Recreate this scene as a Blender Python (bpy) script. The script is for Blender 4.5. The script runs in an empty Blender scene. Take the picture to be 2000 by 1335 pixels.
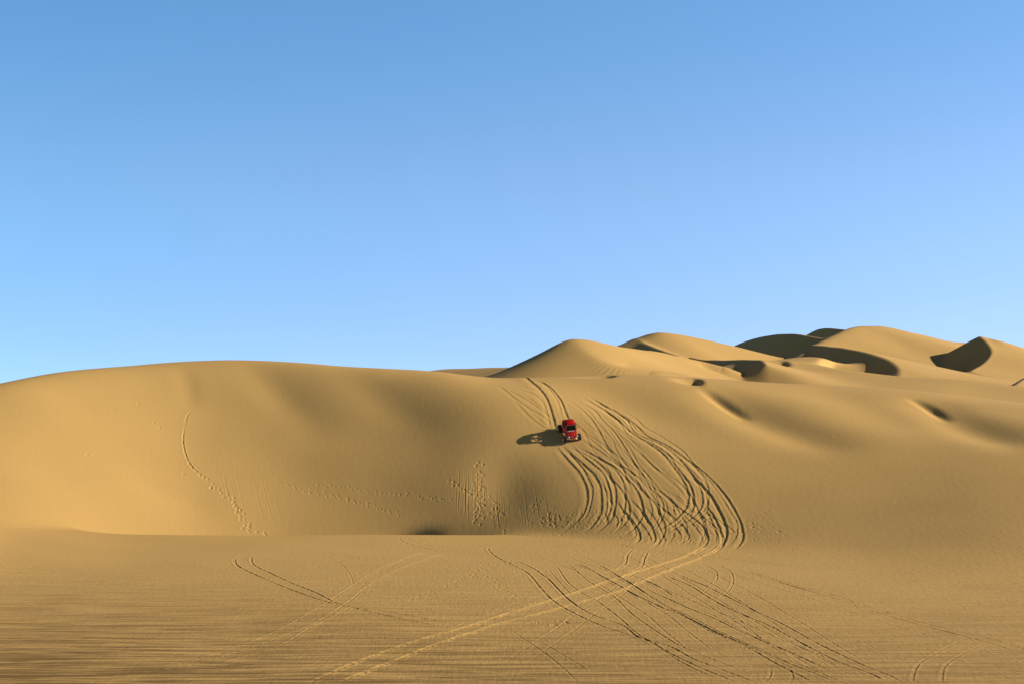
import bpy, bmesh, math, random
import numpy as np
from mathutils import Vector, Matrix
R = math.radians
C = bpy.context.scene.collection
sc = bpy.context.scene
rng = np.random.default_rng(7)
random.seed(7)

# ------------------------------------------------------------------ camera
F, H, HY = 2778.0, 14.5, 755.0      # focal length in photo pixels, eye height, eye-level row
cam_d = bpy.data.cameras.new('camera'); cam = bpy.data.objects.new('camera', cam_d); C.objects.link(cam)
cam.location = (0, 0, H); cam.rotation_euler = (R(90), 0, 0)
cam_d.sensor_width = 36; cam_d.lens = 36 * F / 2000.0
cam_d.shift_y = (HY - 667.5) / 2000.0
cam_d.clip_start = 0.5; cam_d.clip_end = 20000
sc.camera = cam

# ------------------------------------------------------------------ sun and sky
SUN_EL, SUN_OFF = 22.0, 6.0         # elevation; degrees from due right towards the camera side
sun_dir = Vector((math.cos(R(SUN_EL)) * math.cos(R(SUN_OFF)), -math.cos(R(SUN_EL)) * math.sin(R(SUN_OFF)), math.sin(R(SUN_EL))))
sd = bpy.data.lights.new('sun', 'SUN'); sd.energy = 5.0; sd.angle = R(0.5); sd.color = (1.0, 0.925, 0.83)
so = bpy.data.objects.new('sun', sd); C.objects.link(so)
so.rotation_euler = sun_dir.to_track_quat('Z', 'Y').to_euler(); so.location = (60, 0, 60)
w = bpy.data.worlds.new('World'); sc.world = w; w.use_nodes = True
nt = w.node_tree; nt.nodes.clear()
def WN(t): return nt.nodes.new(t)
out = WN('ShaderNodeOutputWorld'); bg = WN('ShaderNodeBackground'); sky = WN('ShaderNodeTexSky')
sky.sky_type = 'NISHITA'; sky.sun_disc = False; sky.sun_elevation = R(SUN_EL); sky.sun_rotation = R(90 + SUN_OFF)
sky.altitude = 600; sky.air_density = 1.0; sky.dust_density = 0.0; sky.ozone_density = 3.0
tcw = WN('ShaderNodeTexCoord'); mpw = WN('ShaderNodeMapping'); mpw.vector_type = 'POINT'
mpw.inputs['Location'].default_value = (0, 0, 0.17); mpw.inputs['Scale'].default_value = (1, 1, 1.5)
nrm = WN('ShaderNodeVectorMath'); nrm.operation = 'NORMALIZE'
nt.links.new(tcw.outputs['Generated'], mpw.inputs['Vector']); nt.links.new(mpw.outputs[0], nrm.inputs[0])
nt.links.new(nrm.outputs[0], sky.inputs['Vector'])
sz = WN('ShaderNodeSeparateXYZ'); nt.links.new(tcw.outputs['Generated'], sz.inputs[0])
zr = WN('ShaderNodeValToRGB'); zr.color_ramp.interpolation = 'EASE'      # zenith dimmed, above the view, to weaken the skylight filling the shadows
zr.color_ramp.elements[0].position = .0; zr.color_ramp.elements[0].color = (1.04, .99, 1.04, 1)
zr.color_ramp.elements[1].position = .62; zr.color_ramp.elements[1].color = (.26, .18, .17, 1)
e2 = zr.color_ramp.elements.new(.13); e2.color = (1.06, 1.13, 1.12, 1)
e1 = zr.color_ramp.elements.new(.26); e1.color = (.86, 1.11, 1.14, 1)
nt.links.new(sz.outputs['Z'], zr.inputs[0])
sm = WN('ShaderNodeMix'); sm.data_type = 'RGBA'; sm.blend_type = 'MULTIPLY'; sm.inputs['Factor'].default_value = 1
nt.links.new(sky.outputs[0], sm.inputs['A']); nt.links.new(zr.outputs[0], sm.inputs['B'])
xr_ = WN('ShaderNodeValToRGB'); xr_.color_ramp.interpolation = 'EASE'     # the sky brightens round towards the sun's side
mrx = WN('ShaderNodeMapRange'); mrx.inputs['From Min'].default_value = -.7; mrx.inputs['From Max'].default_value = .7; nt.links.new(sz.outputs['X'], mrx.inputs['Value'])
xr_.color_ramp.elements[0].color = (.74, .86, .88, 1); xr_.color_ramp.elements[1].color = (1.22, 1.06, 1.04, 1)
nt.links.new(mrx.outputs[0], xr_.inputs[0])
sm2 = WN('ShaderNodeMix'); sm2.data_type = 'RGBA'; sm2.blend_type = 'MULTIPLY'; sm2.inputs['Factor'].default_value = 1
nt.links.new(sm.outputs['Result'], sm2.inputs['A']); nt.links.new(xr_.outputs[0], sm2.inputs['B'])
nt.links.new(sm2.outputs['Result'], bg.inputs['Color']); bg.inputs['Strength'].default_value = 0.15
nt.links.new(bg.outputs[0], out.inputs['Surface'])
sc.view_settings.view_transform = 'Standard'; sc.view_settings.look = 'None'
sc.view_settings.exposure = 0.75; sc.view_settings.gamma = 1.0

# ------------------------------------------------------------------ helpers
def pchip(xs, ys, x):
    xs = np.asarray(xs, float); ys = np.asarray(ys, float); x = np.clip(x, xs[0], xs[-1])
    h = np.diff(xs); d = np.diff(ys) / h; m = np.zeros_like(ys)
    m[0], m[-1] = d[0], d[-1]
    for k in range(1, len(xs) - 1):
        if d[k - 1] * d[k] > 0:
            w1 = 2 * h[k] + h[k - 1]; w2 = h[k] + 2 * h[k - 1]
            m[k] = (w1 + w2) / (w1 / d[k - 1] + w2 / d[k])
    i = np.clip(np.searchsorted(xs, x, side='right') - 1, 0, len(xs) - 2)
    t = (x - xs[i]) / h[i]
    return ((2*t**3 - 3*t**2 + 1) * ys[i] + (t**3 - 2*t**2 + t) * h[i] * m[i] + (-2*t**3 + 3*t**2) * ys[i+1] + (t**3 - t**2) * h[i] * m[i+1])
def gsmooth(a, n):
    k = np.exp(-0.5 * (np.arange(-3*n, 3*n + 1) / n) ** 2); k /= k.sum()
    return np.convolve(np.pad(a, 3*n, mode='edge'), k, mode='valid')
def spl(pts, x):      # smooth control curve over photo columns
    p = np.array(pts, float)
    xf = np.arange(-1500, 3501, 10.0)
    return np.interp(x, xf, gsmooth(pchip(p[:, 0], p[:, 1], xf), 4))
def softplus(x, k): return k * np.logaddexp(0, x / k)
def smax(a, b, k): return np.maximum(a, b) + k * np.log1p(np.exp(-np.abs(a - b) / k))
def smin(a, b, k): return -smax(-a, -b, k)
def sstep(a, b, x):
    t = np.clip((x - a) / (b - a), 0, 1); return t * t * (3 - 2 * t)
def vnoise(x, y, seed):               # gradient noise, about -1..1
    r = np.random.default_rng(seed); an = r.random((256, 256)) * 2 * np.pi
    gx = np.cos(an).astype(np.float32); gy = np.sin(an).astype(np.float32)
    x, y = np.broadcast_arrays(x, y)
    xi = np.floor(x).astype(int); yi = np.floor(y).astype(int); fx = x - xi; fy = y - yi
    u = fx**3*(fx*(fx*6 - 15) + 10); v = fy**3*(fy*(fy*6 - 15) + 10)
    def g(i, j):
        a = (xi + i) & 255; b = (yi + j) & 255
        return gx[a, b] * (fx - i) + gy[a, b] * (fy - j)
    return ((g(0, 0)*(1-u) + g(1, 0)*u)*(1-v) + (g(0, 1)*(1-u) + g(1, 1)*u)*v) * 1.5

# ------------------------------------------------------------------ terrain grid (columns are bearings, rows are distances)
LQ = 1.0        # 1 is full mesh resolution
def steps(parts):
    o = [parts[0][0]]
    for a, b, s0, s1 in parts:
        v = a
        while v < b - 1e-6:
            s = (s0 + (s1 - s0) * (v - a) / (b - a)) * LQ; v += s; o.append(min(v, b))
    return np.unique(np.round(o, 5))
PX = steps([(-2600, -400, 90, 30), (-400, 0, 20, 1.8), (0, 880, 1.4, 1.2), (880, 1480, 0.8, 0.8), (1480, 2000, 1.2, 1.6), (2000, 2400, 1.8, 20), (2400, 4600, 30, 90)])
YY = steps([(1, 60, 2, 1), (60, 125, 0.13, 0.11), (125, 168, 0.10, 0.10), (168, 260, 0.14, 0.28), (260, 420, 0.3, 0.7), (420, 1200, 4, 30), (1200, 9000, 60, 500)])
TT = (PX - 1000) / F
nr, nc = len(YY), len(PX)
print('grid', nr, nc)

def base_A(px, Y):
    """px: columns (1,n); Y: (m,1)"""
    m = spl([(-600,.5),(0,.48),(300,.53),(600,.60),(870,.645),(960,.63),(1020,.585),(1070,.54),(1130,.485),(1200,.455),(1350,.42),(1500,.39),(1700,.35),(2000,.30),(2600,.3)], px)
    Y8 = spl([(-2600,80),(-600,138),(-200,151),(0,153.6),(100,156.2),(200,159),(300,161.3),(400,162.9),(500,163.1),(700,160.8),(850,157.9),(930,155.8),(1000,154.3),(1060,153.9),(1130,153.3),(1300,151.6),(1450,150.2),(1700,147.6),(2000,142.5),(2600,132),(4600,120)], px)   # the 8 m contour
    kt = spl([(-600,4),(0,3),(300,1.5),(870,.9),(1100,.8),(1300,1.6),(1420,2.2),(1550,3.5),(1800,5),(2600,6)], px)
    z0 = spl([(-600,-2),(0,-2),(300,-3),(700,-3),(850,-2.4),(930,-.9),(1000,0),(2600,0)], px)
    Yt = Y8 - (8 - z0) / m
    yc = spl([(-600,800),(-200,785),(0,750),(50,738),(100,728),(200,716.5),(300,709),(400,703),(470,701),(550,704.5),(650,712),(750,718.5),(850,723),(900,729),(940,737),(965,741),(1010,740),(1100,737),(1190,729),(1260,730.5),(1340,735),(1400,740),(1500,747.5),(1570,750),(1700,756),(1850,770),(2000,789),(2200,810),(3000,830)], px)
    b = spl([(-600,.3),(300,.28),(700,.20),(880,.16),(960,.07),(1100,.05),(1300,.10),(1500,.12),(2000,.12),(2600,.12)], px)
    kc = spl([(-600,1.5),(0,1.6),(300,1.5),(600,1.5),(800,2.2),(950,2.5),(1100,2.2),(1300,2.2),(1600,2.4),(2000,2.4)], px)
    # crest height so that the skyline of this slope lies on the sight line yc
    Yc = (H - z0 + m * Yt) / (m - (HY - yc) / F)
    zc = H + (HY - yc) / F * Yc
    face = z0 + m * softplus(Y - Yt, kt)
    for it in range(4):
        cap = zc - b * (Y - Yc)
        z = smin(face, cap, kc)
        sel = (Y > 120) & (Y < 260)
        el = np.where(sel, (z - H) / Y, -9)
        k = el.argmax(0); top = el.max(0, keepdims=True)
        zc = zc + ((HY - yc) / F - top) * Yc
    cap = zc - b * (Y - Yc)
    z = smin(face, cap, kc)
    return z

def build_heights():
    px = PX[None, :]; Y = YY[:, None]; X = TT[None, :] * Y
    A = base_A(px, Y)
    # the near flat: ends in a brink left of centre, with the hollow behind it
    ze = spl([(-2600,14),(-600,6.5),(-200,3.8),(0,1.0),(60,.7),(120,.44),(180,.2),(235,.03),(300,0),(4600,0)], px)
    Ye = spl([(-2600,100),(-600,118),(0,145),(120,142.5),(230,140),(700,139.9),(900,140),(4600,140)], px)
    drop = spl([(-600,.25),(0,.22),(200,.3),(600,.42),(870,.42),(940,.2),(1000,.0),(4600,0)], px)
    keep = sstep(-80, 200, px)
    sh = sstep(92, 141, Y)
    flat = ze * sh - drop * softplus(Y - Ye, .25)
    flat = flat - 0.9 * sstep(400, 1200, px) * 0
    A = smax(flat, A, (0.08 + 0.5 * (1 - sstep(-50, 230, px))) * (1 - sstep(830, 960, px)) + .004)
    # camera's own dune, below the picture
    A = smax(A, 12.9 - .25 * np.hypot(X * .4, Y), .4)
    # far floor
    A = np.maximum(A, -6 + 0 * X)
    return X, A

def pt(x, y, Yd):
    return np.array([(x - 1000) / F * Yd, Yd, H + (HY - y) / F * Yd])

def tent(Z, X, crest, mL, mR, r=.3, k=.12, reach=120):
    """a dune: crest polyline in space, lee on its left side (slope mL), windward on its right (slope mR)"""
    P = np.array([pt(*c) for c in crest])
    # resample with catmull-rom
    Q = []
    E = np.vstack([2*P[0]-P[1], P, 2*P[-1]-P[-2]])
    for i in range(1, len(E) - 2):
        for s in np.linspace(0, 1, 10)[:-1]:
            p0, p1, p2, p3 = E[i-1], E[i], E[i+1], E[i+2]
            Q.append(.5*((2*p1) + (-p0+p2)*s + (2*p0-5*p1+4*p2-p3)*s*s + (-p0+3*p1-3*p2+p3)*s**3))
    Q.append(P[-1]); Q = np.array(Q)
    i0 = np.searchsorted(YY, Q[:, 1].min() - reach); i1 = np.searchsorted(YY, Q[:, 1].max() + reach)
    tmin = ((Q[:, 0] - reach) / Q[:, 1]).min(); tmax = ((Q[:, 0] + reach) / Q[:, 1]).max()
    j0 = np.searchsorted(TT, tmin); j1 = np.searchsorted(TT, tmax)
    xs = X[i0:i1, j0:j1].astype(np.float32); ys = np.broadcast_to(YY[i0:i1, None], xs.shape).astype(np.float32)
    best = np.full(xs.shape, 1e9, np.float32); sgn = np.ones(xs.shape, np.float32)
    sw = np.zeros(xs.shape, np.float32); zw = sw.copy(); zn = sw.copy()
    for a, b in zip(Q[:-1], Q[1:]):
        dx, dy = b[0]-a[0], b[1]-a[1]; L2 = dx*dx + dy*dy + 1e-9
        s = np.clip(((xs-a[0])*dx + (ys-a[1])*dy) / L2, 0, 1)
        ex = xs - a[0] - s*dx; ey = ys - a[1] - s*dy; d2 = ex*ex + ey*ey
        up = d2 < best
        best[up] = d2[up]; sgn[up] = ((dx*ey - dy*ex) / math.sqrt(L2))[up]; zn[up] = (a[2] + s*(b[2]-a[2]))[up]
        wt = 1 / (d2 + .3) ** 6; sw += wt; zw += wt * (a[2] + s*(b[2]-a[2]))
    f = np.clip((np.sqrt(best) - .8) / 4, 0, 1); f = f * f * (3 - 2 * f)
    sw = np.maximum(sw, 1e-30); zc = zn * (1 - f) + zw / sw * f
    d = np.sqrt(best) * (1 - f) + f * np.minimum(np.sqrt(best), np.sqrt(np.maximum(sw ** (-1/6) - .3, 0)) * 1.2)
    wl = 1 / (1 + np.exp(-np.clip(sgn / (.5 + .3 * np.maximum(np.sqrt(best) - np.abs(sgn), 0)), -30, 30)))      # 1 on the left (lee)
    dd = np.sqrt(d*d + r*r) - r
    h = zc - (mL * wl + mR * (1 - wl)) * dd
    h = h - .45 * softplus(YCR[:, j0:j1] + 5 - ys, 3.0)      # each dune ends behind the near slope
    Z[i0:i1, j0:j1] = smax(Z[i0:i1, j0:j1], h, k)

X, Z = build_heights()
_sel = (YY[:, None] > 120) & (YY[:, None] < 260)
YCR = gsmooth(YY[np.where(_sel, (Z - H) / YY[:, None], -9).argmax(0)], 30)[None, :]     # where the near slope tops out

# --- the dunes beyond the slope (photo column, photo row, distance)
DUNES = [
 # (crest, lee slope, windward slope, crest rounding, blend)  lee = left of the crest's direction
 ([(840,724,232),(880,719.5,228),(940,718,222),(1000,717,214),(1030,714,208)], .4, .22, 1.2, .3),
 ([(1040,708,202),(1064,697,199),(1090,678,197),(1110,667,196),(1135,665.5,196),(1180,671,198),(1230,680,203),(1285,688,208)], .5, .40, .8, .2),
 ([(1270,686,206),(1300,691,208),(1360,703,210),(1412,716,209)], .5, .46, .5, .15),
 ([(1270,716,186),(1200,703,187),(1150,684,191),(1125,666,196)], .44, .20, 1.5, .3),
 ([(1325,695,238),(1290,682,252),(1255,669,268),(1238,664,277)], .55, .42, .4, .12),
 # second pyramid: skyline, then the sharp crest that comes forward and hooks round
 ([(1222,680,284),(1258,657,278),(1280,650,275),(1297,649,274),(1340,655,275),(1430,675,276),(1500,692,277),(1570,708,278)], .5, .36, .8, .3),
 ([(1498,712,206),(1490,704,211),(1476,702.5,215),(1430,703.5,227),(1380,703,242),(1350,697,252)], .60, .30, .3, .12),
 # dark-faced dunes on the skyline
 ([(1640,672,285),(1600,660,292),(1560,653,302),(1530,652,312),(1490,657,325),(1455,667,338),(1425,680,350)], .62, .25, .3, .2),
 ([(1740,655,350),(1650,643.5,362),(1605,641.5,380),(1575,655,400)], .62, .25, .3, .2),
 # the big dune: skyline, left flank, crescent brink
 ([(1575,690,272),(1600,672,280),(1640,652,290),(1672,638.5,299),(1700,637,302),(1725,638,305),(1780,650,310),(1850,666,316),(1895,670,322),(1960,680,330)], .5, .29, 1.4, .4),
 ([(1758,738,224),(1757,717,231),(1732,700,240),(1690,687,251),(1640,678,263),(1590,673,278)], .55, .20, .5, .2),
 ([(1525,703,238),(1580,697,242),(1640,709,242),(1680,732,236)], .14, .12, 3.0, .6),
 # peak at the right
 ([(1898,724,250),(1926,706,260),(1938,687,267),(1930,670,273),(1915,657,279)], .50, .24, .25, .12),
 ([(1942,664,277),(1975,672,279),(2030,690,281),(2100,708,284)], .5, .34, .5, .2),
 ([(1985,752,206),(2000,740,212),(2020,730,222),(2060,724,232)], .6, .2, .3, .2),
 # long low swell in front of them
 ([(1500,703,224),(1560,705,223),(1650,722,216),(1760,735,210),(1900,743,206),(2050,764,200),(2200,790,196)], .35, .17, 1.6, .4),
]
for cr, mL, mR, r, k in DUNES:
    tent(Z, X, cr, mL, mR, r, k)

# ------------------------------------------------------------------ picking a spot on the ground along a line of sight
def cast(px, py, Zr=None):
    Zr = Z0 if Zr is None else Zr
    j = np.interp(px, PX, np.arange(nc)); j0 = int(min(j, nc - 2)); f = j - j0
    zz = Zr[:, j0] * (1 - f) + Zr[:, j0 + 1] * f
    e = (zz - H) / YY - (HY - py) / F
    ok = (YY > 60) & (e >= 0)
    if not ok.any(): return None
    i = int(np.argmax(ok)); e0, e1 = e[i-1], e[i]; g = -e0 / (e1 - e0) if e1 != e0 else 0
    Yd = YY[i-1] + g * (YY[i] - YY[i-1]); t = (px - 1000) / F
    return np.array([t * Yd, Yd, zz[i-1] + g * (zz[i] - zz[i-1])])
def ground(x, y, Zr=None):
    Zr = Z if Zr is None else Zr
    c = np.interp(x / y * F + 1000, PX, np.arange(nc)); r_ = np.interp(y, YY, np.arange(nr))
    j0 = int(min(c, nc - 2)); i0 = int(min(r_, nr - 2)); f = c - j0; g = r_ - i0
    return (Zr[i0, j0]*(1-f) + Zr[i0, j0+1]*f)*(1-g) + (Zr[i0+1, j0]*(1-f) + Zr[i0+1, j0+1]*f)*g

# ------------------------------------------------------------------ hollows and small brinks
Z0 = Z.copy()
def pit(px, py, rx, ry, dep, ang=0, p=None, rt=1.3):
    if p is None: p = cast(px, py)
    i0, i1 = np.searchsorted(YY, [p[1] - 5*max(rx, ry), p[1] + 5*max(rx, ry)])
    j0, j1 = np.searchsorted(TT, [(p[0] - 6*max(rx, ry)) / p[1], (p[0] + 5*max(rx, ry)) / p[1]])
    xs = X[i0:i1, j0:j1] - p[0]; ys = YY[i0:i1, None] - p[1]
    c, s = math.cos(ang), math.sin(ang)
    u = (xs * c + ys * s) / rx; u = np.where(u < 0, u / 2.4, u * rt); v = (-xs * s + ys * c) / ry
    Z[i0:i1, j0:j1] -= dep * np.exp(-(u*u + v*v) ** 1.1)
pit(1357, 742, .9, 2.6, .75)
pit(1182, 733, 1.3, 1.8, .75)
pit(0, 0, 1.7, 1.6, 2.8, 0, (-11.7, 144.0), .62)
pit(1528, 706, 1.2, 2.4, .70)
Z0 = Z.copy()

# ------------------------------------------------------------------ wheel tracks pressed into the sand
D = np.zeros_like(Z)
def smooth_path(pts, step):
    P = []
    for a in pts:
        p = cast(*a)
        if p is not None: P.append(p[:2])
    P = np.array(P)
    if len(P) < 2: return None
    E = np.vstack([2*P[0]-P[1], P, 2*P[-1]-P[-2]]); Q = []
    for i in range(1, len(E) - 2):
        p0, p1, p2, p3 = E[i-1], E[i], E[i+1], E[i+2]
        # centripetal parameters avoid loops where the spacing is uneven
        t1 = max(np.hypot(*(p1-p0)), 1e-3)**.5; t2 = t1 + max(np.hypot(*(p2-p1)), 1e-3)**.5; t3 = t2 + max(np.hypot(*(p3-p2)), 1e-3)**.5
        n = max(2, int(np.hypot(*(p2-p1)) / step))
        for t in np.linspace(t1, t2, n, endpoint=False):
            a1 = (t1-t)/t1*p0 + t/t1*p1; a2 = (t2-t)/(t2-t1)*p1 + (t-t1)/(t2-t1)*p2; a3 = (t3-t)/(t3-t2)*p2 + (t-t2)/(t3-t2)*p3
            b1 = (t2-t)/t2*a1 + t/t2*a2; b2 = (t3-t)/(t3-t1)*a2 + (t-t1)/(t3-t1)*a3
            Q.append((t2-t)/(t2-t1)*b1 + (t-t1)/(t2-t1)*b2)
    Q.append(P[-1]); return np.array(Q)
def press(Q, wid, dep, berm, seed=0, flip=1, wide=.0, rag=.35, taper=2.0):
    """groove of half-width wid and depth dep with raised berms, along plan points Q"""
    if Q is None: return
    reach = wid * 4.2 + .1
    L = np.concatenate([[0], np.cumsum(np.hypot(*np.diff(Q, axis=0).T))])
    i0, i1 = np.searchsorted(YY, [Q[:, 1].min() - reach, Q[:, 1].max() + reach])
    tq = Q[:, 0] / Q[:, 1]
    j0, j1 = np.searchsorted(TT, [tq.min() - .01, tq.max() + .01])
    sh = (i1 - i0, j1 - j0)
    best = np.full(sh, 1e9, np.float32); sg = np.zeros(sh, np.float32); al = np.zeros(sh, np.float32)
    for k in range(len(Q) - 1):
        a, b = Q[k], Q[k+1]
        y0, y1 = min(a[1], b[1]) - reach, max(a[1], b[1]) + reach
        x0, x1 = min(a[0], b[0]) - reach, max(a[0], b[0]) + reach
        r0, r1 = np.searchsorted(YY, [y0, y1])
        c0 = np.searchsorted(TT, min(x0 / y0, x0 / y1)); c1 = np.searchsorted(TT, max(x1 / y0, x1 / y1))
        r0, r1, c0, c1 = max(r0, i0), min(r1, i1), max(c0, j0), min(c1, j1)
        if r1 <= r0 or c1 <= c0: continue
        xs = X[r0:r1, c0:c1]; ys = YY[r0:r1, None]
        dx, dy = b - a; L2 = dx*dx + dy*dy + 1e-12
        s = np.clip(((xs-a[0])*dx + (ys-a[1])*dy) / L2, 0, 1)
        ex = xs - a[0] - s*dx; ey = ys - a[1] - s*dy; d2 = ex*ex + ey*ey
        v = (slice(r0-i0, r1-i0), slice(c0-j0, c1-j0))
        up = d2 < best[v]
        best[v][up] = d2[up]; sg[v][up] = (np.sign(dx*ey - dy*ex) * (1 if dy < 0 else -1))[up]; al[v][up] = (L[k] + s * math.sqrt(L2))[up]
    m = best < 1e8
    d = np.sqrt(best[m]) * sg[m]; l = al[m]
    n1 = vnoise(l * .9 + seed * 17.3, l * 0 + seed, 3); n2 = vnoise(l * 3.2 + seed * 7.1, d * 2, 4); n3 = vnoise(l * .25 + seed * 3.1, l * 0 + 5, 5)
    u = d / (wid * (1 + .15 * n1)) * flip
    # broad wall rising away from the sun, short steep wall towards it
    lw = 1.0 + wide
    tri = np.where(u < .55, (u + lw) / (lw + .55), (1.0 - u) / .45); tri = np.clip(tri, 0, 1); tri = tri * tri * (3 - 2 * tri); u = np.clip(u, -50, 50)
    uu = np.where(u > 0, u / .8, u / lw)
    g = -dep * (1 + rag * n2 * .6 + .3 * n3) * tri
    bl = berm * (1 + .5 * n1 + rag * n2) * np.exp(-((np.abs(uu) - 1.75) / .55) ** 2) * np.where(u > 0, 1, .45)
    fade = np.clip(l / taper, 0, 1) * np.clip((L[-1] - l) / taper, 0, 1)
    D[i0:i1, j0:j1][m] += (g + bl) * fade
def z4(p): return [(1000 + x / 4, 840 + y / 4) for x, y in p]
def z3(p): return [(840 + x / 5, 640 + y / 5) for x, y in p]
def z8(p): return [(1000 + x / 2, 1000 + y / 2) for x, y in p]
def z7(p): return [(x / 2, 1000 + y / 2) for x, y in p]
def z5(p): return [(1100 + x / 5, 1060 + y / 5) for x, y in p]

# valleys between the lobes of the right-hand slope, each with a short slip face at its head
def valley(pts, sig, dep):
    Q = smooth_path(pts, .5); n = len(Q)
    i0, i1 = np.searchsorted(YY, [Q[:, 1].min() - 3.6*sig, Q[:, 1].max() + 3.6*sig])
    j0, j1 = np.searchsorted(TT, [(Q[:, 0] / Q[:, 1]).min() - 4*sig/150, (Q[:, 0] / Q[:, 1]).max() + 4*sig/150])
    xs = X[i0:i1, j0:j1]; ys = YY[i0:i1, None]; acc = np.zeros(xs.shape)
    L = np.hypot(*np.diff(Q, axis=0).T).sum(); st = max(1, int(sig * .5 / (L / n))); ds = L / n * st
    for k in range(0, n, st):
        acc += math.sin(math.pi * (k + .5) / n) ** .7 * np.exp(-((xs - Q[k, 0])**2 + (ys - Q[k, 1])**2) / (2*sig*sig))
    D[i0:i1, j0:j1] -= dep * acc * ds / (sig * 2.5066)
for a_ in ([(1372,760),(1412,779),(1460,806),(1540,838),(1660,880)], [(1780,774),(1815,786),(1850,808),(1920,838),(2030,880)]):
    valley(a_, 2.2, .85); valley(a_[:3], .55, .42)
valley([(1560,752),(1640,775),(1720,800),(1850,850)], 3.0, .5)
valley([(478,706),(540,765),(640,850)], 1.7, .26)
valley([(640,716),(750,780),(860,850)], 1.8, .26)
valley([(352,716),(368,760),(376,800)], .9, .10)
valley([(250,930),(330,965),(420,985)], 1.2, .12)
valley([(972,880),(985,935),(1000,1000)], 2.4, .75)
valley([(1130,752),(1190,772),(1260,800),(1400,850)], 3.0, .5)
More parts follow.
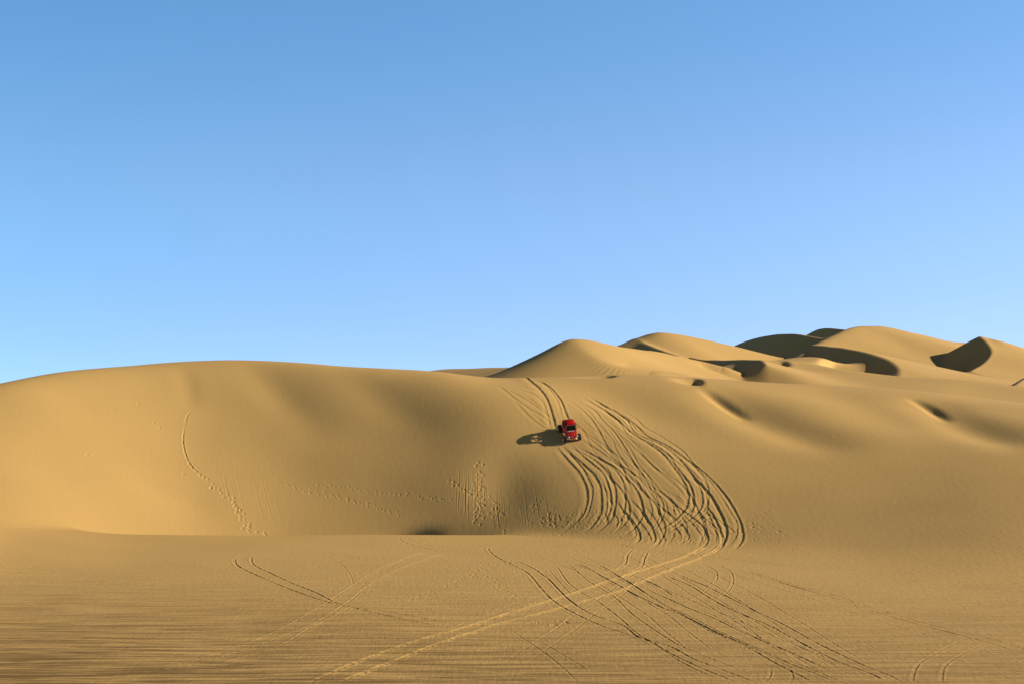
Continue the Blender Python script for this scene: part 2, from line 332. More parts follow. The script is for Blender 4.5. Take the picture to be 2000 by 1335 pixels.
SLOPE = [  # (points, half width, depth)
 (z4([(330,105),(420,210),(500,300),(552,390),(580,480),(572,590),(525,680),(450,750),(385,800)]), .20, .19),
 (z4([(385,105),(470,190),(560,270),(632,340),(680,440),(692,560),(680,650),(640,720),(570,785),(480,812)]), .20, .19),
 (z4([(430,150),(500,230),(570,320),(615,405)]), .18, .12),
 (z4([(450,125),(600,200),(700,280),(762,360),(800,460),(800,580),(772,680),(722,740),(640,802)]), .19, .16),
 (z4([(500,120),(680,220),(800,290),(900,390),(962,460),(1005,560),(1012,660),(975,730),(900,800),(850,832)]), .19, .17),
 (z4([(690,290),(770,380),(850,470),(892,540),(912,620),(893,700),(835,760),(780,802)]), .18, .15),
 (z4([(545,70),(700,175),(820,270),(900,350),(980,440),(1060,520),(1102,560),(1145,650),(1182,730),(1186,790),(1150,860),(1105,915)]), .18, .14),
 (z4([(1060,400),(1120,520),(1150,640),(1172,740)]), .16, .10),
 (z3([(1330,690),(1450,770),(1560,880),(1640,1000),(1720,1150)]) + z4([(840,260),(900,400),(935,480)]), .17, .12),
 (z3([(1400,720),(1570,770),(1680,900),(1770,990),(1850,1100)]) + z4([(870,130),(950,260),(1020,360),(1075,460),(1115,560)]), .18, .13),
 (z4([(830,20),(960,150),(1080,260),(1180,360),(1290,450),(1400,600),(1440,640)]), .15, .08),
 (z3([(1480,650),(1560,700),(1700,780),(1820,880),(1900,970),(2000,1050)]) + z4([(1050,100),(1170,190),(1260,300),(1335,410),(1368,500),(1352,600),(1290,670),(1200,740),(1110,782)]), .22, .20),
 (z3([(1600,680),(1750,760),(1900,850)]) + z4([(960,20),(1150,110),(1280,210),(1372,310),(1442,410),(1477,510),(1470,600),(1422,660),(1330,720),(1250,770),(1190,802)]), .20, .18),
 (z3([(1550,650),(1700,730),(1850,800),(2000,930)]) + z4([(1060,50),(1200,120),(1350,222),(1480,322),(1590,430),(1680,540),(1742,650),(1782,740),(1797,830),(1772,890),(1728,932)]), .20, .18),
 (z4([(1350,330),(1440,400),(1530,490),(1592,590),(1642,690),(1672,780),(1662,850),(1618,922)]), .20, .18),
 (z4([(1480,570),(1560,660),(1602,740),(1632,820),(1625,890)]), .18, .16),
 (z4([(1060,420),(1180,500),(1290,600),(1400,680),(1490,760),(1522,830),(1502,900),(1430,950),(1350,980)]), .17, .15),
 (z4([(1100,545),(1230,660),(1312,730),(1352,780),(1372,840),(1310,880)]), .17, .14),
 (z4([(1340,670),(1420,750),(1472,820),(1460,870)]), .17, .14),
 (z4([(800,540),(870,630),(920,690),(972,770),(992,850),(940,885)]), .17, .18),
 (z4([(910,530),(990,610),(1050,690),(1092,770),(1112,850),(1065,895)]), .17, .18),
 (z4([(1010,560),(1040,680),(1090,760)]), .15, .14),
 (z4([(720,480),(760,540),(830,600)]), .14, .09),
 (z4([(700,610),(742,700),(715,750),(640,800)]), .14, .13),
 (z4([(760,600),(820,700),(800,760),(740,800)]), .14, .12),
 (z4([(840,640),(850,720),(800,790)]), .13, .12),
 (z4([(1420,570),(1500,640),(1600,700),(1680,750),(1765,825)]), .15, .10),
 (z4([(515,565),(450,630),(405,690)]), .13, .08),
 (z4([(548,590),(525,660),(480,705),(430,700)]), .14, .13),
 (z4([(500,640),(480,700),(420,760),(340,790)]), .14, .10),
 (z4([(880,650),(940,740),(960,820),(900,850)]), .14, .12),
 (z4([(1290,880),(1380,850),(1370,890)]), .12, .08),
 (z4([(1230,690),(1290,780),(1330,820)]), .12, .08),
 (z3([(880,490),(960,512),(1050,585),(1112,665),(1152,760),(1182,860),(1210,960),(1240,1040)]), .28, .26),
 (z3([(1040,515),(1130,552),(1220,640),(1272,720),(1302,800),(1332,880),(1370,960)]), .24, .22),
 (z3([(740,600),(900,685),(1050,785),(1160,865),(1240,930)]), .20, .12),
 (z3([(640,550),(820,690),(960,790),(1100,870),(1200,950)]), .20, .11),
 (z3([(900,660),(1000,720),(1100,795),(1200,860)]), .18, .10),
 (z3([(800,700),(970,870),(1080,950),(1180,1005),(1260,1080)]), .18, .11),
 (z3([(850,600),(1000,640),(1060,690),(1110,760)]), .20, .14),
 (z3([(740,570),(850,575),(1000,600),(1090,640)]), .22, .10),
 (z3([(1330,860),(1430,950),(1550,1050),(1700,1150)]) + z4([(800,230),(930,330),(1050,410)]), .16, .10),
 (z3([(1440,990),(1560,1080),(1660,1160)]) + z4([(760,200),(860,290),(960,390),(1010,480)]), .16, .11),
 (z3([(1700,880),(1850,1000),(1980,1120)]) + z4([(1050,240),(1200,360),(1330,480),(1420,600)]), .14, .07),
]
for n, (p, wd, dp) in enumerate(SLOPE):
    press(smooth_path(p, .25), wd * 1.15, dp * .25, dp * .10, seed=n, rag=.55, wide=.5)
for n in range(64):                          # fainter runs of other wheels beside them
    p, wd, dp = SLOPE[n % len(SLOPE)]
    o = rng.choice([-34, -17, 12, 22, 34, 48]) * (1 if n % len(SLOPE) < 27 else .5); dy = rng.uniform(-6, 6)
    if max(x for x, y in p) > 1400: o = -abs(o)
    k0 = 0 if rng.random() < .6 else min(2, len(p) - 3)
    press(smooth_path([(x + o * (.75 + .25 * i / len(p)) + rng.normal(0, 1.5), y + dy) for i, (x, y) in enumerate(p[k0:])], .25), wd * .95, dp * .13, dp * .06, seed=200 + n, rag=.8, wide=.4, taper=3.5)

FLAT = [  # a pair of wheel lines each: (left line, right line, half width, depth)
 ([(600,1335),(700,1290),(800,1255),(900,1225),(1000,1195),(1100,1163),(1180,1136),(1300,1098),(1345,1083),(1378,1066)], .11, .055),
 ([(655,1335),(760,1292),(860,1255),(960,1220),(1060,1196),(1150,1169),(1210,1152),(1290,1119),(1380,1083),(1405,1068)], .11, .055),
 (z7([(945,165),(920,180),(918,195),(940,217),(1060,270),(1140,305),(1250,345),(1400,380),(1560,415),(1760,452)]), .09, .045),
 (z7([(980,170),(985,200),(1010,217),(1100,258),(1220,310),(1340,365),(1480,385),(1640,412),(1800,440)]), .09, .045),
 (z7([(925,170),(908,185),(925,208),(940,217)]), .08, .035),
 (z7([(1660,150),(1530,200),(1430,250),(1350,305),(1280,355),(1180,410),(1080,465),(900,530),(760,575),(600,610)]), .08, .035),
 (z7([(1740,155),(1600,205),(1500,250),(1420,300),(1370,345),(1280,405),(1200,450),(1080,490),(900,550),(700,605),(480,640)]), .08, .035),
 (z7([(1390,360),(1300,410),(1200,460),(1090,520),(960,560),(820,600)]), .08, .035),
 (z7([(1280,170),(1340,210),(1375,260),(1378,280)]), .06, .025),
 (z7([(1225,150),(1300,158),(1400,175),(1500,190),(1620,200)]), .07, .03),
 (z7([(1270,165),(1380,180),(1460,195)]), .06, .025),
 (z7([(1555,98),(1580,118),(1640,135),(1740,150),(1860,155)]), .08, .035),
 (z7([(1585,98),(1620,115),(1690,132),(1800,145)]), .07, .03),
 (z7([(1620,98),(1660,112),(1740,125)]), .07, .03),
 (z8([(-60,130),(-92,140),(-80,160),(0,207),(60,240),(110,295),(165,350),(240,395),(330,435),(440,470),(520,495),(600,545),(720,600),(890,670)]), .09, .05),
 (z8([(10,185),(80,222),(140,262),(190,310),(225,345),(310,400),(430,440),(500,490),(600,520),(700,570),(850,625),(960,668)]), .09, .05),
 (z8([(170,208),(230,285),(330,345),(420,415),(500,480),(600,550),(700,605),(800,650)]), .07, .04),
 (z8([(215,200),(300,270),(400,330),(470,400),(560,460),(650,520),(770,570),(900,615)]), .07, .04),
 (z8([(250,195),(360,255),(480,320),(620,385),(760,455),(900,520),(1010,580),(1120,635),(1180,668)]), .08, .05),
 (z8([(330,200),(450,270),(560,340),(680,410),(820,475),(960,540),(1080,590),(1210,640),(1270,668)]), .08, .05),
 (z8([(390,235),(500,300),(620,370),(740,430),(870,490),(1020,560),(1150,605),(1300,668)]), .07, .04),
 (z8([(500,258),(560,285),(640,330)]), .08, .05),
 (z8([(600,245),(700,290),(780,340),(900,400),(1020,450),(1150,520),(1260,580),(1400,630),(1470,668)]), .08, .05),
 (z8([(640,238),(760,290),(860,340),(990,405),(1110,465),(1240,535),(1350,590),(1480,640),(1530,668)]), .08, .05),
 (z8([(700,360),(800,410),(920,470),(1040,530),(1180,590),(1330,650)]), .06, .03),
 (z8([(930,240),(1060,275),(1200,320),(1330,362),(1480,405),(1640,452),(1800,495),(2000,552),(2100,580)]), .08, .04),
 (z8([(900,225),(1100,280),(1240,320),(1380,365),(1540,410),(1700,455),(1860,495),(2000,535),(2100,560)]), .08, .04),
 (z8([(740,200),(790,225),(800,255),(770,295),(700,345),(600,385),(480,410)]), .07, .035),
 (z8([(800,200),(850,230),(863,265),(840,310),(760,360),(640,395)]), .07, .035),
 (z8([(475,140),(450,165),(440,200),(410,220),(330,240)]), .10, .055),
 (z8([(530,150),(515,180),(505,210),(470,230),(400,255)]), .10, .055),
 (z8([(1780,490),(1670,540),(1590,590),(1565,640),(1562,668)]), .08, .035),
 (z8([(1860,510),(1760,550),(1690,600),(1675,668)]), .08, .035),
 (z8([(1010,600),(1005,640),(980,668)]), .07, .03),
 (z8([(1080,600),(1095,640),(1085,668)]), .07, .03),
 (z8([(0,460),(110,540),(190,600),(260,660)]), .07, .03),
 (z8([(100,500),(200,560),(270,600),(300,625)]), .07, .03),
 (z8([(400,120),(480,140),(560,150),(700,168),(850,180),(1000,200),(1200,215),(1400,228)]), .10, .04),
 (z8([(640,160),(760,175),(950,190)]), .08, .04),
 (z8([(850,390),(960,480),(1010,520)]), .06, .025),
 (z8([(1000,360),(1200,440),(1400,520),(1560,600)]), .06, .025),
 (z8([(120,235),(200,320),(260,370)]), .06, .035),
 (z8([(140,225),(240,330)]), .06, .035),
]
for n, (p, wd, dp) in enumerate(FLAT):
    press(smooth_path(p, .35), wd * (1.25 if n < 2 else 1.2), dp * (.85 if n < 2 else .62 if n < 14 else .36), dp * (.45 if n < 14 else .42), seed=60 + n, rag=.9, taper=1.6)
for n in range(9):                          # old, half-blown-over pairs criss-crossing the flat
    xa, ya = rng.uniform(980, 1420), rng.uniform(1072, 1120)
    if n % 4 == 0: xb, yb = xa - rng.uniform(300, 560), rng.uniform(1200, 1300)
    else: xb, yb = xa + rng.uniform(180, 620), rng.uniform(1230, 1345)
    bow = rng.uniform(-30, 30); g = rng.uniform(22, 40)
    for q in (0, g):
        L_ = [(xa + (xb - xa) * t + q * (1 + t * .8) + bow * math.sin(math.pi * t), ya + (yb - ya) * t ** 1.15) for t in (0, .2, .4, .6, .8, 1)]
        press(smooth_path(L_, .5),   .10, .013, .009, seed=300 + n, rag=1.3, taper=5)

# footprints and tumbled sand
def dent(p, r, dep, lip=.12):
    if p is None: return
    i0, i1 = np.searchsorted(YY, [p[1] - 3*r, p[1] + 3*r]); j0, j1 = np.searchsorted(TT, [(p[0] - 3*r) / p[1], (p[0] + 3*r) / p[1]])
    an = rng.uniform(0, 3.14); ca, sa = math.cos(an), math.sin(an); xr = X[i0:i1, j0:j1] - p[0]; yr = YY[i0:i1, None] - p[1]
    st = rng.uniform(.6, 1.0); q = ((xr*ca + yr*sa)**2 * st + (yr*ca - xr*sa)**2 / st) / (r*r)
    D[i0:i1, j0:j1] += -dep * np.exp(-q * 1.3) + dep * lip * np.exp(-(np.sqrt(q) - 1.5)**2 * 4)
def footprints(pts, gap=.45, off=.14, r=.16, dep=.09, jit=.10):
    Q = smooth_path(pts, .05)
    if Q is None: return
    L = np.concatenate([[0], np.cumsum(np.hypot(*np.diff(Q, axis=0).T))]); s = 0; k = 0
    while s < L[-1]:
        i = min(int(np.searchsorted(L, s)), len(Q) - 2); t = Q[i+1] - Q[i]; t = t / (np.hypot(*t) + 1e-9)
        p = Q[i] + np.array([-t[1], t[0]]) * off * (1 if k % 2 else -1) + rng.normal(0, jit, 2)
        dent(p, r * rng.uniform(.8, 1.2), dep * rng.uniform(.6, 1.2)); s += gap * rng.uniform(.8, 1.25); k += 1
footprints([(372,905),(400,935),(425,955),(440,968),(455,980),(470,1000),(480,1018),(490,1035)], .40, .16, .15, .06, .10)
footprints([(418,950),(445,965),(462,990),(480,1030),(520,1041)], .5, .2, .15, .07, .2)
footprints([(550,945),(600,957),(640,965),(700,978),(750,993),(785,1006)], .45, .13, .12, .05)
footprints([(620,945),(700,955),(780,965),(850,973),(885,976)], .5, .13, .12, .045)
footprints([(934,898),(937,925),(934,950),(937,980),(932,1000),(938,1020)], .32, .24, .15, .055, .18)
footprints([(962,960),(968,985),(975,1010)], .36, .3, .13, .04, .22)
footprints([(880,938),(900,950),(915,955),(925,965)], .4, .15, .16, .06, .1)
footprints([(1000,1095),(940,1110),(890,1135),(820,1165),(760,1180)], .6, .15, .13, .05, .08)
footprints([(955,1125),(985,1150),(1000,1165)], .6, .15, .13, .05, .08)
Qp = smooth_path([(360,830),(357,860),(365,895),(378,915),(400,932)], .2); press(Qp, .12, .055, .03, 91, rag=.9)
Qp = smooth_path([(390,790),(368,805),(360,830)], .2); press(Qp, .14, .05, .02, 92)
for a in [(270,787),(300,822),(312,832),(358,925),(170,888)]: dent(cast(*a), .16, .06, .2)
for a in [(1290,1017),(1170,1000),(1370,1024),(1560,872),(1925,1102),(1686,1140),(1420,850),(62,1105),(1500,905)]: dent(cast(*a), .10, .05, .2)
def scatter(x0, x1, y0, y1, n, r, dep):
    cl = [(rng.normal((x0+x1)/2, (x1-x0)/3.6), rng.normal((y0+y1)/2, (y1-y0)/4.5)) for _ in range(max(3, n // 9))]
    for k in range(n):
        c = cl[rng.integers(len(cl))]
        p = cast(c[0] + rng.normal(0, (x1-x0)/14), c[1] + rng.normal(0, (y1-y0)/10))
        dent(p, r * rng.uniform(.5, 1.3), dep * .62 * rng.uniform(.2, 1.2), rng.uniform(.05, .3))
scatter(900, 1010, 1080, 1130, 90, .12, .05)
scatter(790, 1060, 1046, 1075, 150, .13, .05)
scatter(1050, 1440, 1040, 1095, 560, .13, .05)
scatter(1050, 1260, 980, 1045, 200, .13, .045)
scatter(1250, 1420, 1000, 1060, 120, .15, .06)
scatter(928, 950, 930, 1030, 60, .15, .05)
scatter(957, 983, 965, 1035, 50, .13, .04)
scatter(1040, 1110, 980, 1040, 90, .12, .05)
scatter(1050, 1110, 1205, 1225, 40, .12, .06)
scatter(1450, 1520, 1000, 1090, 60, .12, .04)
# thin runs of slipping sand down the corner of the bowl
for k in range(95):
    x0 = rng.uniform(885, 1105); y0 = rng.uniform(890, 975) + max(0, (x0 - 940)) * .42; y1 = rng.uniform(985, 1038)
    dx = (x0 - 880) / 200 * 30 - 6
    press(smooth_path([(x0, y0), (x0 + dx * .5 + rng.normal(0, 3), (y0 + y1) / 2), (x0 + dx * .8, y1)], .4), .07, .024, .012, 100 + k, taper=6)
for k in range(12):
    x0 = rng.uniform(400, 560); press(smooth_path([(x0, rng.uniform(880, 930)), (x0 + 20, 985), (x0 + 36, 1040)], .5), .08, .014, .007, 180 + k, taper=7)

# broad unevenness of wind-laid sand
Yg = YY[:, None] + 0 * X
U = vnoise((X + .5*Yg) / 11 + 3.3, Yg / 7 + 9.4, 11) * .07 + vnoise((X + .8*Yg) / 17 + 2.1, Yg / 13 + .2, 21) * .20 * sstep(142, 152, Yg) * (1 - sstep(190, 240, Yg)) + vnoise((X + .3*Yg) / 5.1 + .4, Yg / 4.3 + .7, 12) * .008
U *= sstep(60, 75, Yg) * (1 - sstep(260, 400, Yg))
Z = Z0 + D + U
Z += .004 * vnoise(X * 2.2, Yg * 1.1, 13) * sstep(60, 70, Yg) * (1 - sstep(170, 200, Yg))

# ------------------------------------------------------------------ the sand mesh
def grid_mesh(name, X, Yg, Z):
    nr, nc = Z.shape
    me = bpy.data.meshes.new(name)
    co = np.stack([X, Yg, Z], -1).astype(np.float32).reshape(-1)
    idx = np.arange(nr * nc, dtype=np.int32).reshape(nr, nc)
    q = np.stack([idx[:-1, :-1], idx[:-1, 1:], idx[1:, 1:], idx[1:, :-1]], -1).reshape(-1)
    nf = (nr - 1) * (nc - 1)
    me.vertices.add(nr * nc); me.vertices.foreach_set('co', co)
    me.loops.add(nf * 4); me.loops.foreach_set('vertex_index', q)
    me.polygons.add(nf); me.polygons.foreach_set('loop_start', np.arange(0, nf * 4, 4, dtype=np.int32))
    me.polygons.foreach_set('use_smooth', np.ones(nf, bool))
    me.update(calc_edges=True)
    o = bpy.data.objects.new(name, me); C.objects.link(o); return o
terrain = grid_mesh('sand_dunes', X, Yg, Z); terrain['kind'] = 'structure'

def sand_material():
    m = bpy.data.materials.new('sand'); m.use_nodes = True; t = m.node_tree; L = t.links
    N = t.nodes.new; b = t.nodes['Principled BSDF']
    b.inputs['Roughness'].default_value = .95; b.inputs['Specular IOR Level'].default_value = .15
    geo = N('ShaderNodeNewGeometry')
    def noise(scale3, sc_, det=4, rough=.55, rot=0):
        mp = N('ShaderNodeMapping'); mp.inputs['Scale'].default_value = scale3; mp.inputs['Rotation'].default_value = (0, 0, rot)
        L.new(geo.outputs['Position'], mp.inputs[0]); n = N('ShaderNodeTexNoise'); n.inputs['Scale'].default_value = sc_
        n.inputs['Detail'].default_value = det; n.inputs['Roughness'].default_value = rough; L.new(mp.outputs[0], n.inputs['Vector']); return n
    def mr(src, a, b_, c=0, d=1):
        n = N('ShaderNodeMapRange'); n.inputs['From Min'].default_value = a; n.inputs['From Max'].default_value = b_
        n.inputs['To Min'].default_value = c; n.inputs['To Max'].default_value = d; L.new(src, n.inputs['Value']); return n.outputs[0]
    def mul(a, b_, op='MULTIPLY'):
        n = N('ShaderNodeMath'); n.operation = op
        for i, s in enumerate((a, b_)):
            if isinstance(s, (int, float)): n.inputs[i].default_value = s
            else: L.new(s, n.inputs[i])
        return n.outputs[0]
    sep = N('ShaderNodeSeparateXYZ'); L.new(geo.outputs['Position'], sep.inputs[0])
    near = mr(sep.outputs['Y'], 130, 74)                     # the wind-streaked flat close by
    streak = noise((.15, 1.9, 1), 1.0, 8, .66, R(7)); streak.inputs['Distortion'].default_value = .5
    streak2 = noise((.10, 2.6, 1), 1.0, 4, .6, R(9))
    broad = noise((1, 1, 1), .06, 3)
    side = mr(sep.outputs['X'], 20, -26, .55, 1.35)
    s = mul(mr(streak.outputs[0], .40, .60), mr(streak2.outputs[0], .18, .42))
    s = mul(mul(s, side), mul(near, mr(sep.outputs['Y'], 112, 70, .25, 1)))
    ramp = N('ShaderNodeMix'); ramp.data_type = 'RGBA'
    ramp.inputs['A'].default_value = (.440, .264, .079, 1); ramp.inputs['B'].default_value = (.17, .095, .024, 1)
    L.new(s, ramp.inputs['Factor'])
    hue = N('ShaderNodeMix'); hue.data_type = 'RGBA'; L.new(mr(broad.outputs[0], .3, .7), hue.inputs['Factor'])
    L.new(ramp.outputs['Result'], hue.inputs['A'])
    tint = N('ShaderNodeMix'); tint.data_type = 'RGBA'; tint.blend_type = 'MULTIPLY'; tint.inputs['Factor'].default_value = 1
    L.new(ramp.outputs['Result'], tint.inputs['A']); tint.inputs['B'].default_value = (.96, .955, .93, 1)
    L.new(tint.outputs['Result'], hue.inputs['B']); L.new(hue.outputs['Result'], b.inputs['Base Color'])
    # ripples: small, crests running away from the viewer, only close enough to see
    rp = noise((3.0, .55, 1), 1.6, 3, .6, R(-14)); gr = noise((1, 1, 1), 5.0, 5, .7); st = noise((.13, 1.7, 1), 1.1, 6, .62, R(8))
    h = mul(mul(rp.outputs[0], .026), mr(sep.outputs['Y'], 135, 110), 'MULTIPLY')
    h = mul(h, mul(gr.outputs[0], .005), 'ADD')
    h = mul(h, mul(mul(st.outputs[0], .22), near), 'ADD')
    bp = N('ShaderNodeBump'); bp.inputs['Strength'].default_value = 1; bp.inputs['Distance'].default_value = 1
    L.new(h, bp.inputs['Height']); L.new(bp.outputs[0], b.inputs['Normal'])
    return m
terrain.data.materials.append(sand_material())

# ------------------------------------------------------------------ the sand buggy
def mat(name, col, rough=.5, metal=0, coat=0, bump=0):
    m = bpy.data.materials.new(name); m.use_nodes = True; t = m.node_tree; b = t.nodes['Principled BSDF']
    b.inputs['Roughness'].default_value = rough; b.inputs['Metallic'].default_value = metal; b.inputs['Coat Weight'].default_value = coat
    n = t.nodes.new('ShaderNodeTexNoise'); n.inputs['Scale'].default_value = 9; n.inputs['Detail'].default_value = 5
    g = t.nodes.new('ShaderNodeTexCoord'); t.links.new(g.outputs['Object'], n.inputs['Vector'])
    mx = t.nodes.new('ShaderNodeMix'); mx.data_type = 'RGBA'; mx.inputs['A'].default_value = (*col, 1)
    mx.inputs['B'].default_value = (*[c * .8 + d * .05 for c, d in zip(col, (.45, .3, .12))], 1)      # a film of sand
    r = t.nodes.new('ShaderNodeMapRange'); r.inputs['From Min'].default_value = .45; r.inputs['From Max'].default_value = .75
    t.links.new(n.outputs[0], r.inputs['Value']); t.links.new(r.outputs[0], mx.inputs['Factor']); t.links.new(mx.outputs['Result'], b.inputs['Base Color'])
    return m
RED = mat('red_paint', (.58, .006, .004), .42, 0, 0); DRED = mat('dark_red', (.30, .004, .003), .45, 0, 0)
RUB = mat('tyre_rubber', (.012, .012, .012), .85); RIM = mat('chrome_rim', (.55, .53, .5), .3, 1); CHR = mat('bare_tube', (.30, .25, .17), .35, .9)
GLS = mat('dark_glass', (.006, .006, .007), .22, 0, 0); SEA = mat('black_vinyl', (.015, .014, .013), .6); WHT = mat('white_letters', (.75, .7, .68), .5)
LMP = mat('lamp_lens', (.8, .78, .7), .12, .3, 1); ENG = mat('engine_metal', (.10, .10, .10), .45, .8)

def meshobj(name, bm, m, parent, smooth=True):
    bmesh.ops.recalc_face_normals(bm, faces=bm.faces)
    me = bpy.data.meshes.new(name); bm.to_mesh(me); bm.free(); me.materials.append(m)
    if smooth: me.polygons.foreach_set('use_smooth', [True] * len(me.polygons)); me.set_sharp_from_angle(angle=R(40))
    o = bpy.data.objects.new(name, me); C.objects.link(o); o.parent = parent; return o
def tube(bm, pts, r, n=8):
    pts = [Vector(p) for p in pts]; rings = []
    for i, p in enumerate(pts):
        d = (pts[min(i+1, len(pts)-1)] - pts[max(i-1, 0)]).normalized()
        a = d.orthogonal().normalized() if i == 0 else (a - d * a.dot(d)).normalized()
        c = d.cross(a)
        rings.append([bm.verts.new(p + (a * math.cos(2*math.pi*k/n) + c * math.sin(2*math.pi*k/n)) * r) for k in range(n)])
    for u, v in zip(rings, rings[1:]):
        for k in range(n): bm.faces.new((u[k], u[(k+1) % n], v[(k+1) % n], v[k]))
    bm.faces.new(rings[0]); bm.faces.new(rings[-1])
def box(bm, c, s, bev=.02, rot=None):
    r = bmesh.ops.create_cube(bm, size=1); vs = r['verts']
    M = Matrix.Translation(c) @ (rot.to_4x4() if rot else Matrix()) @ Matrix.Diagonal((*s, 1))
    bmesh.ops.transform(bm, matrix=M, verts=vs)
    if bev:
        es = list({e for v in vs for e in v.link_edges}); bmesh.ops.bevel(bm, geom=es, offset=bev, segments=2, profile=.6, affect='EDGES')
def loft(bm, secs, n=24, pw=3.2):
    """secs: (y, half width, z low, z high); superellipse sections"""
    rings = []
    for y, hw, z0, z1 in secs:
        zc, hz = (z0 + z1) / 2, (z1 - z0) / 2; ring = []
        for k in range(n):
            a = 2 * math.pi * k / n; c, s_ = math.cos(a), math.sin(a)
            ring.append(bm.verts.new((hw * math.copysign(abs(c) ** (2/pw), c), y, zc + hz * math.copysign(abs(s_) ** (2/pw), s_))))
        rings.append(ring)
    for u, v in zip(rings, rings[1:]):
        for k in range(n): bm.faces.new((u[k], u[(k+1) % n], v[(k+1) % n], v[k]))
    bm.faces.new(rings[0]); bm.faces.new(rings[-1])
def lathe_x(bm, prof, n=32, x0=0):
    """profile of (x, r) turned round the x axis"""
    rings = [[bm.verts.new((x0 + x, r * math.cos(2*math.pi*k/n), r * math.sin(2*math.pi*k/n))) for k in range(n)] for x, r in prof]
    for u, v in zip(rings, rings[1:]):
        for k in range(n): bm.faces.new((u[k], u[(k+1) % n], v[(k+1) % n], v[k]))
    if prof[0][1] > 0: bm.faces.new(rings[0])
    if prof[-1][1] > 0: bm.faces.new(rings[-1])

def make_buggy():
    t = bpy.data.objects.new('sand_buggy', None); C.objects.link(t)
    t['label'] = 'red sand buggy with rounded roof driving down the dune ahead of its long shadow'; t['category'] = 'buggy'
    # tub: floor pan, sides and tail
    bm = bmesh.new(); loft(bm, [(-1.55, .34, .50, .92), (-1.45, .50, .42, .96), (-1.1, .62, .36, .98), (-.5, .68, .32, .86), (.3, .66, .32, .86), (.62, .58, .34, .92)])
    body = meshobj('body', bm, RED, t)
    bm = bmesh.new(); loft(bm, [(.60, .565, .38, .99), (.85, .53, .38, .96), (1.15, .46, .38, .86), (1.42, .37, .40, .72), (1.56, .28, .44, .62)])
    meshobj('hood', bm, DRED, t)  # darker red puts the shade of the unlit front into the hood's colour
    for s_ in (-1, 1):
        bm = bmesh.new()
        tube(bm, [(s_*.52, .62, .93), (s_*.49, .9, .90), (s_*.43, 1.2, .80), (s_*.35, 1.45, .66)], .028)
        meshobj('hood_rail', bm, RED, t)
    # roof shell, dropping at the back
    bm = bmesh.new(); ny, nx = 14, 12; G = []
    for i in range(ny + 1):
        v = i / ny; y = .50 - v * 1.70; row = []
        ztop = 1.70 + .10 * math.sin(math.pi * min(1, v * 1.3)) - .40 * max(0, v - .66) ** 1.4 / .34 ** 1.4 * .7
        hw = .60 - .10 * max(0, v - .7) - .04 * (1 - v) ** 3
        for j in range(nx + 1):
            u = j / nx * 2 - 1; row.append(bm.verts.new((hw * u, y, ztop - .17 * abs(u) ** 3.2)))
        G.append(row)
    for i in range(ny):
        for j in range(nx): bm.faces.new((G[i][j], G[i][j+1], G[i+1][j+1], G[i+1][j]))
    bmesh.ops.solidify(bm, geom=bm.faces[:], thickness=.035)
    meshobj('roof', bm, RED, t)
    # tube frame
    bm = bmesh.new()
    for s_ in (-1, 1):
        tube(bm, [(s_*.58, .66, .95), (s_*.575, .58, 1.28), (s_*.55, .48, 1.56), (s_*.56, .2, 1.62), (s_*.57, -.6, 1.62), (s_*.52, -1.05, 1.48), (s_*.48, -1.32, 1.2), (s_*.44, -1.45, .95)], .030)
        tube(bm, [(s_*.66, -.32, .90), (s_*.62, -.34, 1.3), (s_*.56, -.36, 1.62)], .026)
        tube(bm, [(s_*.66, .30, .88), (s_*.68, -.32, 1.12), (s_*.60, -1.15, 1.06)], .024)
        tube(bm, [(s_*.57, -.60, 1.62), (s_*.60, -1.0, 1.06)], .022)
    for y, z in ((.48, 1.56), (-.34, 1.63), (-1.05, 1.47)): tube(bm, [(-.55, y, z), (.55, y, z)], .022)
    meshobj('roll_cage', bm, DRED, t)
    for s_ in (-1, 1):
        bm = bmesh.new()
        tube(bm, [(s_*.685, .28, .96), (s_*.69, -.1, 1.0), (s_*.69, -.3, 1.2)], .016); tube(bm, [(s_*.70, .5, .36), (s_*.74, .3, .33), (s_*.74, -.6, .33), (s_*.70, -.75, .36)], .026)
        meshobj('side_bar', bm, CHR, t)
    # windshield
    bm = bmesh.new(); q = [(-.52, .665, 1.0), (.52, .665, 1.0), (.49, .515, 1.54), (-.49, .515, 1.54)]
    vs = [bm.verts.new(p) for p in q]; bm.faces.new(vs); bmesh.ops.solidify(bm, geom=bm.faces[:], thickness=.014)
    ws = meshobj('windshield', bm, GLS, t, False)
    bm = bmesh.new(); tube(bm, [(-.53, .68, .985), (-.50, .525, 1.555), (.50, .525, 1.555), (.53, .68, .985), (-.53, .68, .985)], .018)
    meshobj('windshield_frame', bm, CHR, ws)
    bm = bmesh.new(); tube(bm, [(-.30, .70, 1.02), (.08, .66, 1.14)], .008, 6); meshobj('wiper', bm, SEA, ws)
    # white writing across the cowl: too small to read
    random.seed(3)
    for x, xe in ((-.32, .04), (.08, .36)):
      bm = bmesh.new()
      while x < xe:
        wv = random.uniform(.035, .06); box(bm, (x + wv/2, .745, .985), (wv * .8, .05, .012), .002); box(bm, (x + wv * .2, .79, .979), (wv * .25, .05, .012), .002); x += wv + .004
      meshobj('lettering', bm, WHT, t)
    # seats
    for y in (.0, -.75):
        for x in (-.30, .30):
            bm = bmesh.new(); box(bm, (x, y, .92), (.46, .44, .12), .04); box(bm, (x, y - .24, 1.16), (.44, .10, .46), .04, Matrix.Rotation(R(10), 3, 'X'))
            se = meshobj('seat', bm, SEA, t)
            bm = bmesh.new(); box(bm, (x, y - .30, 1.44), (.22, .09, .13), .03); meshobj('headrest', bm, SEA, se)
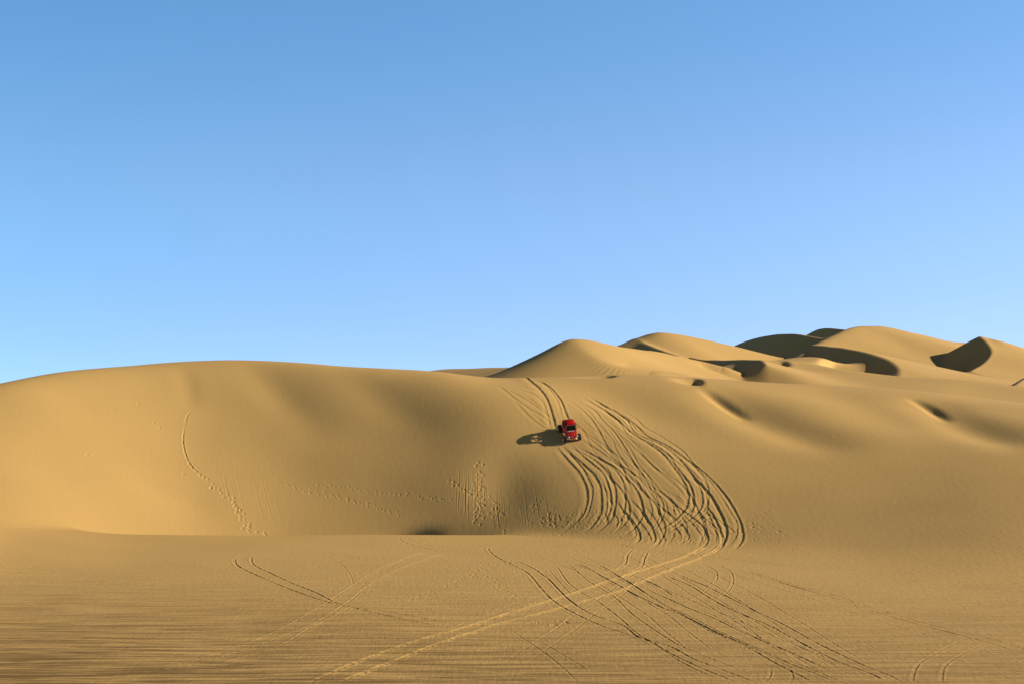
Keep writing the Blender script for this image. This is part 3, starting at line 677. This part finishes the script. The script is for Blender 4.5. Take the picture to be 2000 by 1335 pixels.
    bm = bmesh.new(); tube(bm, [(.30 + .17*math.cos(a), .42 - .06*math.sin(a), 1.16 + .16*math.sin(a)) for a in [2*math.pi*k/16 for k in range(17)]], .014); tube(bm, [(.30, .42, 1.16), (.30, .60, 1.02)], .018)
    meshobj('steering_wheel', bm, SEA, t)
    # front end
    bm = bmesh.new(); tube(bm, [(-.52, 1.50, .42), (-.42, 1.72, .44), (-.2, 1.80, .46), (.2, 1.80, .46), (.42, 1.72, .44), (.52, 1.50, .42)], .030)
    tube(bm, [(-.30, 1.78, .45), (-.26, 1.66, .66), (.26, 1.66, .66), (.30, 1.78, .45)], .024)
    meshobj('front_bumper', bm, CHR, t)
    bm = bmesh.new(); box(bm, (0, 1.60, .34), (.62, .26, .04), .01, Matrix.Rotation(R(20), 3, 'X')); meshobj('skid_plate', bm, DRED, t)
    for s_ in (-1, 1):
        bm = bmesh.new(); lathe_x(bm, [(-.07, .0), (-.06, .055), (0, .088), (.05, .09), (.055, .08)], 20)
        bmesh.ops.rotate(bm, verts=bm.verts[:], matrix=Matrix.Rotation(R(90), 3, 'Z')); bmesh.ops.translate(bm, verts=bm.verts[:], vec=(s_*.47, 1.50, .70))
        hl = meshobj('headlight', bm, CHR, t)
        bm = bmesh.new(); lathe_x(bm, [(.0, .079), (.02, .06), (.028, 0.0)], 20)
        bmesh.ops.rotate(bm, verts=bm.verts[:], matrix=Matrix.Rotation(R(90), 3, 'Z')); bmesh.ops.translate(bm, verts=bm.verts[:], vec=(s_*.47, 1.558, .70))
        meshobj('lens', bm, LMP, hl)
        bm = bmesh.new(); tube(bm, [(s_*.58, .60, 1.15), (s_*.74, .62, 1.20)], .012); box(bm, (s_*.80, .62, 1.22), (.14, .04, .10), .015); meshobj('mirror', bm, RED, t)
        bm = bmesh.new()
        for dy in (-.16, .16): tube(bm, [(s_*.36, 1.16 + dy, .44), (s_*.68, 1.16, .38)], .024)
        tube(bm, [(s_*.40, 1.12, .84), (s_*.64, 1.14, .42)], .040)
        meshobj('front_suspension', bm, CHR, t)
        bm = bmesh.new()
        tube(bm, [(s_*.40, -.75, .46), (s_*.66, -1.18, .44)], .034); tube(bm, [(s_*.30, -1.2, .5), (s_*.66, -1.2, .44)], .030); tube(bm, [(s_*.46, -1.0, 1.04), (s_*.62, -1.16, .48)], .042)
        meshobj('rear_suspension', bm, CHR, t)
    bm = bmesh.new(); box(bm, (0, -1.62, .62), (.50, .34, .34), .05); tube(bm, [(-.2, -1.7, .55), (-.34, -1.86, .5), (-.36, -1.9, .86)], .04); tube(bm, [(.2, -1.7, .55), (.34, -1.86, .5), (.36, -1.9, .86)], .04)
    meshobj('engine', bm, ENG, t)
    bm = bmesh.new(); tube(bm, [(-.5, -1.4, .5), (-.5, -1.95, .48), (.5, -1.95, .48), (.5, -1.4, .5)], .03); meshobj('rear_bumper', bm, CHR, t)
    # wheels: one of each kind, then copies
    def wheel(r, wd, rr):
        we = bpy.data.objects.new('wheel', None); C.objects.link(we); we.parent = t
        bm = bmesh.new(); h = wd / 2
        lathe_x(bm, [(-h*.72, rr), (-h*.98, rr*1.1), (-h, (r+rr)/2), (-h*.86, r*.95), (-h*.5, r*.995), (0, r), (h*.5, r*.995), (h*.86, r*.95), (h, (r+rr)/2), (h*.98, rr*1.1), (h*.72, rr)], 40)
        nk = 20
        for k in range(nk):                          # paddle lugs
            a = 2*math.pi*k/nk
            for s_ in (-1, 1):
                box(bm, (s_*h*.48, r*math.cos(a + s_*.08), r*math.sin(a + s_*.08)), (h*.86, .04, .05), .006, Matrix.Rotation(a, 3, 'X'))
        meshobj('tyre', bm, RUB, we)
        bm = bmesh.new()
        for s_ in (-1, 1): lathe_x(bm, [(s_*h*.74, rr*1.04), (s_*h*.80, rr*1.02), (s_*h*.74, rr*.9), (s_*h*.35, rr*.82), (s_*h*.30, rr*.35), (s_*h*.5, rr*.28), (s_*h*.55, .0)], 28)
        meshobj('rim', bm, RIM, we); return we
    def copy_wheel(wv):
        c = wv.copy(); C.objects.link(c); c.parent = t
        for ch in list(wv.children):
            d = ch.copy(); C.objects.link(d); d.parent = c
        return c
    f = wheel(.36, .27, .19); g = copy_wheel(f); r_ = wheel(.42, .36, .20); q = copy_wheel(r_)
    f.location = (-.80, 1.16, .36); g.location = (.80, 1.16, .36); r_.location = (-.82, -1.20, .42); q.location = (.82, -1.20, .42)
    return t
bug = make_buggy()
pb = cast(1113, 849.5, Z0)
e = .9
gx = (ground(pb[0]+e, pb[1], Z0) - ground(pb[0]-e, pb[1], Z0)) / (2*e); gy = (ground(pb[0], pb[1]+e, Z0) - ground(pb[0], pb[1]-e, Z0)) / (2*e)
up = Vector((-gx, -gy, 1)).normalized(); fw = Vector((math.sin(R(10)), -math.cos(R(10)), 0)); fw = (fw - up * fw.dot(up)).normalized(); rt = fw.cross(up)
M = Matrix((rt, fw, up)).transposed().to_4x4(); M.translation = Vector((pb[0], pb[1], ground(pb[0], pb[1], Z0) - .05))
bug.matrix_world = M
print('buggy', pb, 'slope', gx, gy)
